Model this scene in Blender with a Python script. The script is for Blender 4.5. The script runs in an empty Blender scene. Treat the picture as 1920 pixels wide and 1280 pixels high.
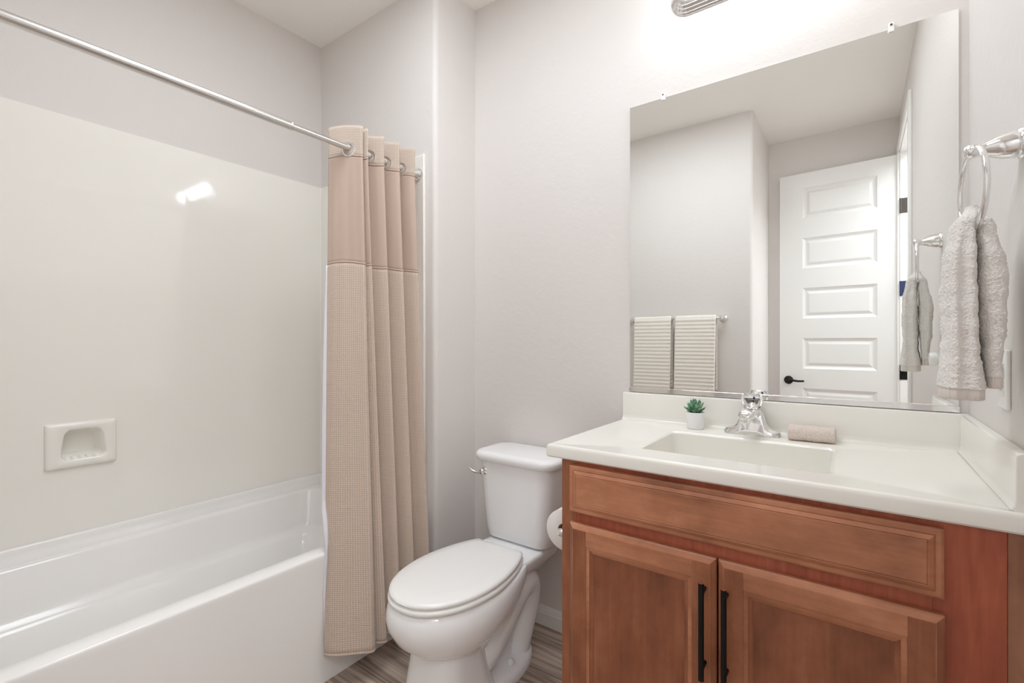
import bpy, bmesh, math, random
from mathutils import Vector, Matrix, noise

S = bpy.context.scene
C = S.collection
PI = math.pi
rnd = random.Random(7)

# ------------------------------------------------------------------ camera, world, lights, exposure
cam_d = bpy.data.cameras.new('camera')
cam_d.sensor_width = 36.0
cam_d.lens = 890.0 / 1920.0 * 36.0
cam_d.clip_start = 0.01
cam = bpy.data.objects.new('camera', cam_d)
cam.location = (0.0, 0.0, 1.19)
cam.rotation_euler = (PI / 2, 0.0, 0.628)
C.objects.link(cam)
S.camera = cam

w = bpy.data.worlds.new('world')
S.world = w
w.use_nodes = True
w.node_tree.nodes['Background'].inputs['Color'].default_value = (0.9, 0.95, 1.0, 1)
w.node_tree.nodes['Background'].inputs['Strength'].default_value = 0.4

S.view_settings.view_transform = 'Standard'
S.view_settings.look = 'None'
S.view_settings.gamma = 1.0
S.view_settings.use_curve_mapping = False
S.view_settings.exposure = 0.14
S.cycles.use_denoising = True
S.cycles.max_bounces = 16
S.cycles.diffuse_bounces = 12
S.cycles.glossy_bounces = 6
S.cycles.transmission_bounces = 10
S.cycles.caustics_refractive = False
S.cycles.caustics_reflective = True


def area(name, loc, rot, sx, sy, power, col=(1, 1, 1)):
    d = bpy.data.lights.new(name, 'AREA')
    d.shape = 'RECTANGLE'
    d.size = sx
    d.size_y = sy
    d.energy = power
    d.color = col
    o = bpy.data.objects.new(name, d)
    o.location = loc
    o.rotation_euler = rot
    C.objects.link(o)
    return o


BULB = 16.0
# added fill light under the hall ceiling, unseen, shining in through the open doorway
area('hall_fill', (0.88, -0.30, 2.725), (0, 0, 0), 0.8, 1.1, 40.0, (0.93, 0.99, 1.06))
# fill panel added at the bathroom ceiling, out of view, to brighten the room
area('ceiling_fill', (-0.88, 0.74, 2.725), (0, 0, 0), 1.06, 0.5, 14.5, (0.93, 0.99, 1.06))


# ------------------------------------------------------------------ materials
def mat(name, col, rough=0.5, metal=0.0, spec=0.5, bump=None, **kw):
    """bump = (scale, strength, distance)"""
    m = bpy.data.materials.new(name)
    m.use_nodes = True
    nt = m.node_tree
    b = nt.nodes['Principled BSDF']
    b.inputs['Base Color'].default_value = (*col, 1)
    b.inputs['Roughness'].default_value = rough
    b.inputs['Metallic'].default_value = metal
    b.inputs['Specular IOR Level'].default_value = spec
    for k, v in kw.items():
        b.inputs[k.replace('_', ' ')].default_value = v
    tc = nt.nodes.new('ShaderNodeTexCoord')
    if bump:
        n = nt.nodes.new('ShaderNodeTexNoise')
        n.inputs['Scale'].default_value = bump[0]
        n.inputs['Detail'].default_value = 3
        nt.links.new(tc.outputs['Object'], n.inputs['Vector'])
        bp = nt.nodes.new('ShaderNodeBump')
        bp.inputs['Strength'].default_value = bump[1]
        bp.inputs['Distance'].default_value = bump[2]
        nt.links.new(n.outputs['Fac'], bp.inputs['Height'])
        nt.links.new(bp.outputs['Normal'], b.inputs['Normal'])
    return m


def lin(r, g, b):
    f = lambda c: (c / 255 / 12.92) if c / 255 <= 0.04045 else ((c / 255 + 0.055) / 1.055) ** 2.4
    return (f(r), f(g), f(b))


def nodes(m):
    nt = m.node_tree
    return nt, nt.nodes['Principled BSDF'], [n for n in nt.nodes if n.type == 'TEX_COORD'][0]


def math_node(nt, op, a, b=None, c=None):
    n = nt.nodes.new('ShaderNodeMath')
    n.operation = op
    for i, v in enumerate((a, b, c)):
        if v is None:
            continue
        if isinstance(v, (int, float)):
            n.inputs[i].default_value = v
        else:
            nt.links.new(v, n.inputs[i])
    return n.outputs[0]


def ramp(nt, fac, stops):
    r = nt.nodes.new('ShaderNodeValToRGB')
    e = r.color_ramp.elements
    while len(e) < len(stops):
        e.new(0.5)
    for el, (p, c) in zip(e, stops):
        el.position = p
        el.color = (*c, 1)
    nt.links.new(fac, r.inputs['Fac'])
    return r.outputs['Color']


def wall_paint(name, col):
    """roller-textured knockdown wall paint"""
    m = mat(name, col, 0.55, spec=0.35)
    nt, b, tc = nodes(m)
    n1 = nt.nodes.new('ShaderNodeTexNoise')
    n1.inputs['Scale'].default_value = 38
    n1.inputs['Detail'].default_value = 4
    n1.inputs['Roughness'].default_value = 0.55
    nt.links.new(tc.outputs['Object'], n1.inputs['Vector'])
    r = nt.nodes.new('ShaderNodeMapRange')
    r.inputs['From Min'].default_value = 0.47
    r.inputs['From Max'].default_value = 0.60
    nt.links.new(n1.outputs['Fac'], r.inputs['Value'])
    bp = nt.nodes.new('ShaderNodeBump')
    bp.inputs['Strength'].default_value = 0.22
    bp.inputs['Distance'].default_value = 0.0009
    nt.links.new(r.outputs['Result'], bp.inputs['Height'])
    nt.links.new(bp.outputs['Normal'], b.inputs['Normal'])
    return m


def wood(name, dark, mid, light, axis, seed=0.0, grain=0.2):
    """stained maple, grain running along axis (0 x, 2 z)"""
    m = mat(name, mid, 0.38, spec=0.45)
    nt, b, tc = nodes(m)
    mp = nt.nodes.new('ShaderNodeMapping')
    sc = [38.0, 38.0, 38.0]
    sc[axis] = 2.4
    mp.inputs['Scale'].default_value = sc
    mp.inputs['Location'].default_value = (seed, seed * 1.7, seed * 0.6)
    nt.links.new(tc.outputs['Object'], mp.inputs['Vector'])
    g = nt.nodes.new('ShaderNodeTexNoise')
    g.inputs['Scale'].default_value = 2.2
    g.inputs['Detail'].default_value = 6
    g.inputs['Distortion'].default_value = 0.6
    nt.links.new(mp.outputs['Vector'], g.inputs['Vector'])
    mp2 = nt.nodes.new('ShaderNodeMapping')
    sc2 = [8.0, 8.0, 8.0]
    sc2[axis] = 5.0
    mp2.inputs['Scale'].default_value = sc2
    mp2.inputs['Location'].default_value = (seed * 2, seed, seed)
    nt.links.new(tc.outputs['Object'], mp2.inputs['Vector'])
    bl = nt.nodes.new('ShaderNodeTexNoise')
    bl.inputs['Scale'].default_value = 1.0
    bl.inputs['Detail'].default_value = 5
    bl.inputs['Roughness'].default_value = 0.6
    nt.links.new(mp2.outputs['Vector'], bl.inputs['Vector'])
    f = math_node(nt, 'MULTIPLY_ADD', g.outputs['Fac'], grain, math_node(nt, 'MULTIPLY', bl.outputs['Fac'], 1 - grain))
    nt.links.new(ramp(nt, f, [(0.30, dark), (0.50, mid), (0.70, light)]), b.inputs['Base Color'])
    bp = nt.nodes.new('ShaderNodeBump')
    bp.inputs['Strength'].default_value = 0.12
    bp.inputs['Distance'].default_value = 0.0006
    nt.links.new(g.outputs['Fac'], bp.inputs['Height'])
    nt.links.new(bp.outputs['Normal'], b.inputs['Normal'])
    return m


def floor_mat():
    m = mat('vinyl_plank', (0.2, 0.16, 0.13), 0.42, spec=0.4)
    nt, b, tc = nodes(m)
    br = nt.nodes.new('ShaderNodeTexBrick')
    br.offset = 0.37
    br.inputs['Scale'].default_value = 1.0
    br.inputs['Brick Width'].default_value = 1.22
    br.inputs['Row Height'].default_value = 0.18
    br.inputs['Mortar Size'].default_value = 0.0012
    br.inputs['Color1'].default_value = (0.25, 0.25, 0.25, 1)
    br.inputs['Color2'].default_value = (0.8, 0.8, 0.8, 1)
    br.inputs['Mortar'].default_value = (0.0, 0.0, 0.0, 1)
    nt.links.new(tc.outputs['Object'], br.inputs['Vector'])
    sep = nt.nodes.new('ShaderNodeSeparateColor')
    nt.links.new(br.outputs['Color'], sep.inputs['Color'])
    off = nt.nodes.new('ShaderNodeCombineXYZ')
    nt.links.new(math_node(nt, 'MULTIPLY', sep.outputs['Red'], 13.0), off.inputs['X'])
    nt.links.new(math_node(nt, 'MULTIPLY', sep.outputs['Red'], 7.0), off.inputs['Y'])
    add = nt.nodes.new('ShaderNodeVectorMath')
    nt.links.new(tc.outputs['Object'], add.inputs[0])
    nt.links.new(off.outputs['Vector'], add.inputs[1])
    mp = nt.nodes.new('ShaderNodeMapping')
    mp.inputs['Scale'].default_value = (1.7, 42.0, 1.0)
    nt.links.new(add.outputs['Vector'], mp.inputs['Vector'])
    g = nt.nodes.new('ShaderNodeTexNoise')
    g.inputs['Scale'].default_value = 1.0
    g.inputs['Detail'].default_value = 8
    g.inputs['Roughness'].default_value = 0.62
    g.inputs['Distortion'].default_value = 0.7
    nt.links.new(mp.outputs['Vector'], g.inputs['Vector'])
    f = math_node(nt, 'MULTIPLY_ADD', sep.outputs['Red'], 0.10, math_node(nt, 'ADD', g.outputs['Fac'], -0.05))
    col = ramp(nt, f, [(0.28, lin(92, 78, 68)), (0.42, lin(146, 129, 116)), (0.55, lin(188, 172, 158)), (0.74, lin(214, 199, 185))])
    mx = nt.nodes.new('ShaderNodeMix')
    mx.data_type = 'RGBA'
    mx.inputs['A'].default_value = (*lin(60, 52, 46), 1)
    nt.links.new(col, mx.inputs['B'])
    nt.links.new(math_node(nt, 'GREATER_THAN', sep.outputs['Red'], 0.05), mx.inputs['Factor'])
    nt.links.new(mx.outputs['Result'], b.inputs['Base Color'])
    bp = nt.nodes.new('ShaderNodeBump')
    bp.inputs['Strength'].default_value = 0.2
    bp.inputs['Distance'].default_value = 0.001
    nt.links.new(g.outputs['Fac'], bp.inputs['Height'])
    nt.links.new(bp.outputs['Normal'], b.inputs['Normal'])
    return m


def waffle(name, col, cell):
    """waffle-weave fabric: raised grid through the UV map (metres)"""
    m = mat(name, col, 0.85, spec=0.15)
    m.node_tree.nodes['Principled BSDF'].inputs['Sheen Weight'].default_value = 0.25
    nt, b, tc = nodes(m)
    sp = nt.nodes.new('ShaderNodeSeparateXYZ')
    nt.links.new(tc.outputs['UV'], sp.inputs['Vector'])
    k = 2 * PI / cell
    sx = math_node(nt, 'COSINE', math_node(nt, 'MULTIPLY', sp.outputs['X'], k))
    sy = math_node(nt, 'COSINE', math_node(nt, 'MULTIPLY', sp.outputs['Y'], k))
    h = math_node(nt, 'MULTIPLY', math_node(nt, 'MULTIPLY_ADD', sx, 0.5, 0.5), math_node(nt, 'MULTIPLY_ADD', sy, 0.5, 0.5))
    h2 = h
    d = tuple(c * 0.84 for c in col)
    l = tuple(min(1, c * 1.22) for c in col)
    nt.links.new(ramp(nt, h2, [(0.05, d), (0.35, col), (0.85, l)]), b.inputs['Base Color'])
    bp = nt.nodes.new('ShaderNodeBump')
    bp.inputs['Strength'].default_value = 0.6
    bp.inputs['Distance'].default_value = 0.0015
    nt.links.new(h, bp.inputs['Height'])
    nt.links.new(bp.outputs['Normal'], b.inputs['Normal'])
    return m


M = {}
M['wall'] = wall_paint('wall_paint', lin(222, 218, 215))
M['ceiling'] = mat('ceiling_paint', lin(246, 244, 240), 0.7, spec=0.2, bump=(60, 0.15, 0.001))
M['trim'] = mat('trim_paint', lin(240, 240, 238), 0.3)
M['door'] = mat('door_paint', lin(232, 232, 230), 0.32, bump=(120, 0.05, 0.0005))
M['surround'] = mat('surround_acrylic', lin(241, 239, 233), 0.06, spec=0.5, bump=(2.0, 0.05, 0.004))
M['tub'] = mat('tub_acrylic', lin(240, 239, 237), 0.14, spec=0.5)
M['porcelain'] = mat('porcelain', lin(242, 243, 244), 0.08, spec=0.5, bump=(3, 0.04, 0.002))
M['seat'] = mat('seat_plastic', lin(240, 240, 238), 0.22)
M['counter'] = mat('cultured_marble', lin(236, 234, 227), 0.12, spec=0.5, bump=(9, 0.03, 0.002))
M['chrome'] = mat('chrome', (0.86, 0.86, 0.86), 0.07, 1.0)
M['steel'] = mat('brushed_steel', (0.70, 0.69, 0.67), 0.26, 1.0)
M['mirror'] = mat('mirror_silver', (0.92, 0.935, 0.92), 0.0, 1.0)
M['glassedge'] = mat('mirror_edge', lin(214, 220, 214), 0.1)
M['clip'] = mat('clip_plastic', lin(248, 249, 247), 0.15, spec=0.6)
M['black'] = mat('matte_black_metal', lin(26, 24, 24), 0.35, 0.6)
M['bronze'] = mat('dark_bronze', lin(86, 80, 76), 0.4, 0.7)
M['copper'] = mat('worn_copper', lin(205, 150, 125), 0.3, 0.9)
M['navy'] = mat('navy_hinge', lin(52, 62, 100), 0.4, 0.3)
M['plastic'] = mat('white_plastic', lin(240, 240, 238), 0.3)
M['slot'] = mat('dark_slot', lin(60, 58, 56), 0.6)
M['paper'] = mat('tissue_paper', lin(240, 238, 236), 0.95, spec=0.1, bump=(160, 0.3, 0.001))
M['card'] = mat('cardboard', lin(170, 140, 110), 0.9)
M['soil'] = mat('soil', lin(70, 62, 50), 0.95, bump=(300, 0.8, 0.003))
M['pot'] = mat('pot_ceramic', lin(238, 238, 240), 0.35)
M['liner'] = mat('liner_fabric', lin(232, 231, 238), 0.7, spec=0.2, bump=(90, 0.1, 0.001))
M['satin'] = mat('curtain_satin', lin(190, 169, 155), 0.55, spec=0.3, bump=(260, 0.08, 0.0006))
M['waffle'] = waffle('curtain_waffle', lin(206, 188, 173), 0.0066)
M['waffle_fine'] = waffle('curtain_band_waffle', lin(203, 187, 173), 0.0062)
M['terry_grey'] = mat('terry_grey', lin(236, 232, 228), 0.95, spec=0.1, bump=(520, 0.8, 0.0025), Sheen_Weight=0.4)
M['terry_hem'] = mat('terry_hem', lin(222, 215, 209), 0.8, spec=0.2, bump=(700, 0.3, 0.0005))
M['terry_cream'] = mat('terry_cream', lin(243, 238, 230), 0.95, spec=0.1, bump=(420, 0.5, 0.002), Sheen_Weight=0.3)
M['terry_beige'] = mat('terry_beige', lin(234, 221, 211), 0.95, spec=0.1, bump=(600, 0.9, 0.0025), Sheen_Weight=0.3)
M['wood_v'] = wood('maple_vertical', lin(118, 68, 44), lin(150, 93, 64), lin(176, 116, 84), 2, 1.3)
M['wood_h'] = wood('maple_horizontal', lin(136, 86, 60), lin(178, 118, 86), lin(206, 146, 112), 0, 4.1)
M['wood_panel'] = wood('maple_panel', lin(110, 64, 42), lin(144, 87, 60), lin(168, 110, 80), 2, 9.9)
M['wood_frame'] = wood('maple_frame_red', lin(138, 70, 48), lin(168, 88, 62), lin(186, 104, 76), 2, 7.7, 0.45)
M['wood_filler'] = wood('maple_filler', lin(122, 82, 64), lin(156, 108, 84), lin(178, 130, 104), 2, 2.2)
M['floor'] = floor_mat()
M['acrylic'] = mat('clear_acrylic', (1, 1, 1), 0.02, spec=0.5, Transmission_Weight=1.0, IOR=1.49)
M['red_dot'] = mat('red_index', lin(190, 40, 60), 0.4)
M['blue_dot'] = mat('blue_index', lin(60, 70, 190), 0.4)
M['leaf'] = mat('succulent_leaf', lin(74, 128, 96), 0.55, spec=0.35)
nt, b, tc = nodes(M['leaf'])
nn = nt.nodes.new('ShaderNodeTexNoise')
nn.inputs['Scale'].default_value = 70
nt.links.new(tc.outputs['Object'], nn.inputs['Vector'])
nt.links.new(ramp(nt, nn.outputs['Fac'], [(0.35, lin(58, 110, 80)), (0.5, lin(96, 148, 116)), (0.65, lin(160, 184, 158))]), b.inputs['Base Color'])
em = bpy.data.materials.new('lamp_globe')
em.use_nodes = True
bb = em.node_tree.nodes['Principled BSDF']
bb.inputs['Base Color'].default_value = (1, 1, 1, 1)
bb.inputs['Emission Color'].default_value = (0.97, 0.985, 1.0, 1)
bb.inputs['Emission Strength'].default_value = BULB
M['globe'] = em


# ------------------------------------------------------------------ mesh helpers
def world_loc(o):
    v = Vector((0, 0, 0))
    while o is not None:
        v += o.location
        o = o.parent
    return v


def obj(name, bm, m, parent=None, smooth=None, bevel=0.0, segs=2, subsurf=0, normals=True):
    """link one mesh object; bm is in world coordinates; smooth = auto-smooth angle in degrees"""
    if normals:
        bmesh.ops.recalc_face_normals(bm, faces=bm.faces)
    if parent is not None:
        bmesh.ops.translate(bm, verts=bm.verts, vec=-world_loc(parent))
    me = bpy.data.meshes.new(name)
    bm.to_mesh(me)
    bm.free()
    o = bpy.data.objects.new(name, me)
    C.objects.link(o)
    for x in (m if isinstance(m, (list, tuple)) else [m]):
        me.materials.append(x)
    if parent is not None:
        o.parent = parent
    if bevel > 0:
        md = o.modifiers.new('bevel', 'BEVEL')
        md.width = bevel
        md.segments = segs
        md.limit_method = 'ANGLE'
        md.angle_limit = math.radians(35)
        md.harden_normals = False
        if smooth is None:
            smooth = 40
    if subsurf:
        md = o.modifiers.new('subd', 'SUBSURF')
        md.levels = md.render_levels = subsurf
    if smooth is not None:
        for p in me.polygons:
            p.use_smooth = True
        me.set_sharp_from_angle(angle=math.radians(smooth))
    return o


def thing(name, label, cat, loc, group=None):
    o = bpy.data.objects.new(name, None)
    o.empty_display_size = 0.05
    C.objects.link(o)
    o.location = loc
    o['label'] = label
    o['category'] = cat
    if group:
        o['group'] = group
    return o


def tag(o, label, cat, group=None):
    o['label'] = label
    o['category'] = cat
    if group:
        o['group'] = group
    return o


def struct(o):
    o['kind'] = 'structure'
    return o


def B():
    return bmesh.new()


def box(bm, x0, x1, y0, y1, z0, z1):
    v = [bm.verts.new(p) for p in ((x0, y0, z0), (x1, y0, z0), (x1, y1, z0), (x0, y1, z0), (x0, y0, z1), (x1, y0, z1), (x1, y1, z1), (x0, y1, z1))]
    for f in ((0, 3, 2, 1), (4, 5, 6, 7), (0, 1, 5, 4), (1, 2, 6, 5), (2, 3, 7, 6), (3, 0, 4, 7)):
        bm.faces.new([v[i] for i in f])
    return bm


def loft(bm, rings, cap0=True, cap1=True, closed=True):
    R = [[bm.verts.new(p) for p in r] for r in rings]
    n = len(R[0])
    for a, b_ in zip(R, R[1:]):
        for i in range(n if closed else n - 1):
            j = (i + 1) % n
            bm.faces.new((a[i], a[j], b_[j], b_[i]))
    if cap0:
        bm.faces.new(list(reversed(R[0])))
    if cap1:
        bm.faces.new(R[-1])
    return bm


def lathe(bm, prof, origin=(0, 0, 0), axis=(0, 0, 1), n=32, cap=True):
    """prof = [(radius, height along axis)]"""
    a = Vector(axis).normalized()
    u = a.orthogonal().normalized()
    v = a.cross(u)
    o = Vector(origin)
    rings = []
    for r, h in prof:
        rings.append([o + a * h + (u * math.cos(2 * PI * i / n) + v * math.sin(2 * PI * i / n)) * max(r, 1e-5) for i in range(n)])
    return loft(bm, rings, cap, cap)


def tube(bm, pts, rad, n=16, closed=False):
    """sweep a circle; rad number or list"""
    P = [Vector(p) for p in pts]
    R = rad if isinstance(rad, (list, tuple)) else [rad] * len(P)
    rings = []
    up = None
    for i, p in enumerate(P):
        if closed:
            t = (P[(i + 1) % len(P)] - P[i - 1]).normalized()
        else:
            t = (P[min(i + 1, len(P) - 1)] - P[max(i - 1, 0)]).normalized()
        if up is None:
            up = t.orthogonal().normalized()
        up = (up - t * up.dot(t)).normalized()
        s = t.cross(up)
        rings.append([p + (up * math.cos(2 * PI * k / n) + s * math.sin(2 * PI * k / n)) * R[i] for k in range(n)])
    if closed:
        rings.append(rings[0])
        loft(bm, rings, False, False)
        bmesh.ops.remove_doubles(bm, verts=bm.verts, dist=1e-6)
        return bm
    return loft(bm, rings)


def rrect(x0, x1, y0, y1, r, k=6):
    out = []
    for cx, cy, a0 in ((x1 - r, y1 - r, 0), (x0 + r, y1 - r, 90), (x0 + r, y0 + r, 180), (x1 - r, y0 + r, 270)):
        for i in range(k + 1):
            a = math.radians(a0 + 90 * i / k)
            out.append((cx + r * math.cos(a), cy + r * math.sin(a)))
    return out


def spline(P, n):
    """Catmull-Rom through points, n samples per segment"""
    P = [Vector(p) for p in P]
    Q = [P[0] * 2 - P[1]] + P + [P[-1] * 2 - P[-2]]
    out = []
    for i in range(1, len(Q) - 2):
        p0, p1, p2, p3 = Q[i - 1:i + 3]
        for k in range(n):
            t = k / n
            out.append(0.5 * ((2 * p1) + (p2 - p0) * t + (2 * p0 - 5 * p1 + 4 * p2 - p3) * t * t + (3 * p1 - p0 - 3 * p2 + p3) * t ** 3))
    out.append(P[-1])
    return out


def extrude_profile(bm, prof, fn0, fn1):
    """sweep closed 2-D profile between two placements"""
    return loft(bm, [[fn0(a, b_) for a, b_ in prof], [fn1(a, b_) for a, b_ in prof]])


def smoothstep(a, b_, x):
    t = max(0.0, min(1.0, (x - a) / (b_ - a)))
    return t * t * (3 - 2 * t)


# ------------------------------------------------------------------ dimensions of the room
YW = 1.70      # mirror wall
XR = 0.237     # right wall
XL = -2.286    # face of the surround on the long tub wall
YE = 1.4355    # end wall of the tub alcove
XW = -1.448    # corner of that end wall
YT = -0.129    # wall with the towel bar
XT = -0.563    # corner of that wall
YB = -0.834    # wall behind the door
ZC = 2.74
ZS = 1.998     # top of the surround

# ------------------------------------------------------------------ room shell
bm = B(); box(bm, -2.50, 1.55, -1.0, 1.85, -0.05, 0.0)
struct(obj('floor', bm, M['floor']))
bm = B(); box(bm, -2.50, 1.55, -1.0, 1.85, ZC, ZC + 0.06)
struct(obj('ceiling', bm, M['ceiling']))
bm = B(); box(bm, XW - 0.02, XR + 0.12, YW, YW + 0.12, 0, ZC)
struct(obj('wall_back', bm, M['wall']))


def corner_wall(name, x0, x1, y0, y1, corner, r=0.022):
    """solid wall block with one bullnosed vertical corner; corner = (which x, which y)"""
    pts = []
    for (x, y) in ((x0, y0), (x1, y0), (x1, y1), (x0, y1)):
        if (x, y) == corner:
            sx = 1 if x == x0 else -1
            sy = 1 if y == y0 else -1
            cx, cy = x + sx * r, y + sy * r
            a0 = math.atan2(0, -sx)
            a1 = math.atan2(-sy, 0)
            d = a1 - a0
            while d > PI: d -= 2 * PI
            while d < -PI: d += 2 * PI
            arc = [(cx + r * math.cos(a0 + d * i / 8), cy + r * math.sin(a0 + d * i / 8)) for i in range(9)]
            prev = pts[-1] if pts else (x0, y1)
            if (Vector(arc[0]) - Vector(prev)).length > (Vector(arc[-1]) - Vector(prev)).length:
                arc.reverse()
            pts += arc
        else:
            pts.append((x, y))
    bm = B()
    loft(bm, [[(x, y, 0) for x, y in pts], [(x, y, ZC) for x, y in pts]])
    return struct(obj(name, bm, M['wall'], smooth=30))


corner_wall('wall_alcove', -2.45, XW, YE + 0.004, YW + 0.10, (XW, YE + 0.004))
corner_wall('wall_front', -2.45, XT, YB - 0.10, YT, (XT, YT))
bm = B(); box(bm, XT - 0.01, XR + 0.11, YB - 0.10, YB, 0, ZC)
struct(obj('wall_entry', bm, M['wall']))

# soap dish hole in the long tub wall
SY0, SY1, SZ0, SZ1 = 0.395, 0.562, 0.752, 0.884


def slab_with_hole(bm, x0, x1, y0, y1, z0, z1, hy0, hy1, hz0, hz1):
    box(bm, x0, x1, y0, hy0, z0, z1)
    box(bm, x0, x1, hy1, y1, z0, z1)
    box(bm, x0, x1, hy0, hy1, z0, hz0)
    box(bm, x0, x1, hy0, hy1, hz1, z1)
    bmesh.ops.remove_doubles(bm, verts=bm.verts, dist=1e-5)


bm = B(); slab_with_hole(bm, -2.40, XL - 0.006, YT, YE + 0.01, 0, ZC, SY0, SY1, SZ0, SZ1)
struct(obj('wall_left', bm, M['wall']))

# right wall with the doorway to the hall
DY0, DY1, DZ = -0.72, 0.06, 2.46
bm = B()
box(bm, XR, XR + 0.12, DY1 + 0.02, YW + 0.12, 0, ZC)
box(bm, XR, XR + 0.12, DY0 - 0.02, DY1 + 0.02, DZ + 0.02, ZC)
box(bm, XR, XR + 0.12, YB - 0.1, DY0 - 0.02, 0, ZC)
struct(obj('wall_right', bm, M['wall']))
# jamb and casing
bm = B()
box(bm, XR - 0.002, XR + 0.122, DY1, DY1 + 0.02, 0, DZ + 0.02)
box(bm, XR - 0.002, XR + 0.122, DY0 - 0.02, DY0, 0, DZ + 0.02)
box(bm, XR - 0.002, XR + 0.122, DY0, DY1, DZ, DZ + 0.02)
struct(obj('trim_1', bm, M['trim'], bevel=0.002))
bm = B()
box(bm, XR - 0.016, XR, DY1 + 0.006, DY1 + 0.064, 0, DZ + 0.064)
box(bm, XR - 0.016, XR, DY0 - 0.064, DY1 + 0.006, DZ + 0.006, DZ + 0.064)
box(bm, XR - 0.016, XR, DY0 - 0.064, DY0 - 0.006, 0, DZ + 0.006)
struct(obj('trim_2', bm, M['trim'], bevel=0.004))
# hall beyond the doorway
bm = B(); box(bm, 1.45, 1.55, -1.0, 1.85, 0, ZC)
struct(obj('wall_hall', bm, M['wall']))
bm = B(); box(bm, XR + 0.12, 1.45, -1.0, -0.9, 0, ZC)
struct(obj('wall_hall_near', bm, M['wall']))
bm = B(); box(bm, XR + 0.12, 1.45, 1.75, 1.85, 0, ZC)
struct(obj('wall_hall_far', bm, M['wall']))


def baseboard(name, p0, p1, nrm, h=0.079, t=0.013):
    prof = [(0, 0), (t, 0), (t, h * 0.66), (t * 0.82, h * 0.70), (t * 0.82, h * 0.80), (t * 0.55, h * 0.90), (t * 0.45, h), (0, h)]
    bm = B()
    n = Vector((*nrm, 0))
    a, c = Vector((*p0, 0)), Vector((*p1, 0))
    extrude_profile(bm, prof, lambda u, v: a + n * u + Vector((0, 0, v)), lambda u, v: c + n * u + Vector((0, 0, v)))
    return struct(obj(name, bm, M['trim'], smooth=25))


baseboard('baseboard_back', (XW, YW), (-0.667, YW), (0, -1))
baseboard('baseboard_left', (XW, YE + 0.03), (XW, YW - 0.013), (1, 0))
baseboard('baseboard_front', (-1.44, YT), (XT - 0.02, YT), (0, 1))
baseboard('baseboard_entry', (XT, YB), (XR - 0.016, YB), (0, 1))
baseboard('baseboard_right', (XR, DY1 + 0.064), (XR, 1.10), (-1, 0))

# ------------------------------------------------------------------ tub surround
sur = thing('tub_surround', 'glossy off-white wall surround lining the bathtub alcove', 'shower wall', (XL, YE, 0.5))
bm = B(); slab_with_hole(bm, XL - 0.006, XL, YT + 0.03, YE, 0.497, ZS, SY0, SY1, SZ0, SZ1)
obj('long_panel', bm, M['surround'], sur)
bm = B(); box(bm, XL, -1.512, YE - 0.004, YE + 0.004, 0.497, ZS)
obj('end_panel', bm, M['surround'], sur, bevel=0.002)
bm = B(); box(bm, -1.512, -1.504, YE - 0.010, YE + 0.004, 0.452, ZS)
obj('edge_trim', bm, M['surround'], sur, bevel=0.003)
bm = B()
loft(bm, [[(XL, YE - 0.004, z), (XL + 0.006, YE - 0.004, z), (XL + 0.002, YE - 0.008, z), (XL, YE - 0.010, z)] for z in (0.50, ZS)])
obj('corner_bead', bm, M['surround'], sur, smooth=60)

# ------------------------------------------------------------------ soap dish
sd = thing('soap_dish', 'cream recessed soap dish set into the long tub wall', 'soap dish', (XL, 0.48, 0.74))
k = 6


def trap(y0, y1, z0, z1, r, top_in):
    """rounded rectangle in (y,z) whose top is narrower by top_in on each side"""
    out = []
    for y, z in rrect(y0, y1, z0, z1, r, k):
        f = (z - z0) / (z1 - z0)
        c = (y0 + y1) / 2
        out.append((c + (y - c) * (1 - f * top_in / ((y1 - y0) / 2)), z))
    return out


bm = B()
rings = []
rings.append([(XL - 0.001, y, z) for y, z in rrect(0.379, 0.578, 0.737, 0.899, 0.006, k)])
rings.append([(XL + 0.008, y, z) for y, z in rrect(0.380, 0.577, 0.738, 0.898, 0.007, k)])
rings.append([(XL + 0.014, y, z) for y, z in rrect(0.386, 0.571, 0.744, 0.892, 0.008, k)])
rings.append([(XL + 0.015, y, z) for y, z in trap(0.412, 0.553, 0.762, 0.879, 0.022, 0.014)])
rings.append([(XL + 0.010, y, z) for y, z in trap(0.418, 0.547, 0.768, 0.873, 0.022, 0.013)])
rings.append([(XL - 0.030, y, z) for y, z in trap(0.424, 0.541, 0.774, 0.868, 0.022, 0.012)])
rings.append([(XL - 0.060, y, z) for y, z in trap(0.434, 0.531, 0.784, 0.858, 0.020, 0.010)])
rings.append([(XL - 0.066, y, z) for y, z in trap(0.450, 0.515, 0.800, 0.842, 0.014, 0.006)])
loft(bm, rings, False, True)
obj('dish', bm, M['surround'], sd, smooth=45)
bm = B()
for i in range(6):      # drainage bumps on the lip
    y = 0.432 + i * 0.0202
    lathe(bm, [(0.0001, 0.0), (0.004, 0.001), (0.005, 0.006), (0.0045, 0.03), (0.001, 0.034)], (XL + 0.012, y, 0.7655), (-1, 0, 0.12), 10)
obj('drip_ridge', bm, M['surround'], sd, smooth=60)

# ------------------------------------------------------------------ bathtub
tub = thing('bathtub', 'white alcove bathtub with a smooth front apron, below the glossy surround', 'bathtub', (-1.9, 0.68, 0.0))
X0, X1, Y0, Y1 = XL + 0.001, -1.500, YT + 0.035, YE - 0.006
ZR = 0.451
k = 8


def tr(x0, x1, y0, y1, r, z):
    return [(x, y, z) for x, y in rrect(x0, x1, y0, y1, r, k)]


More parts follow.
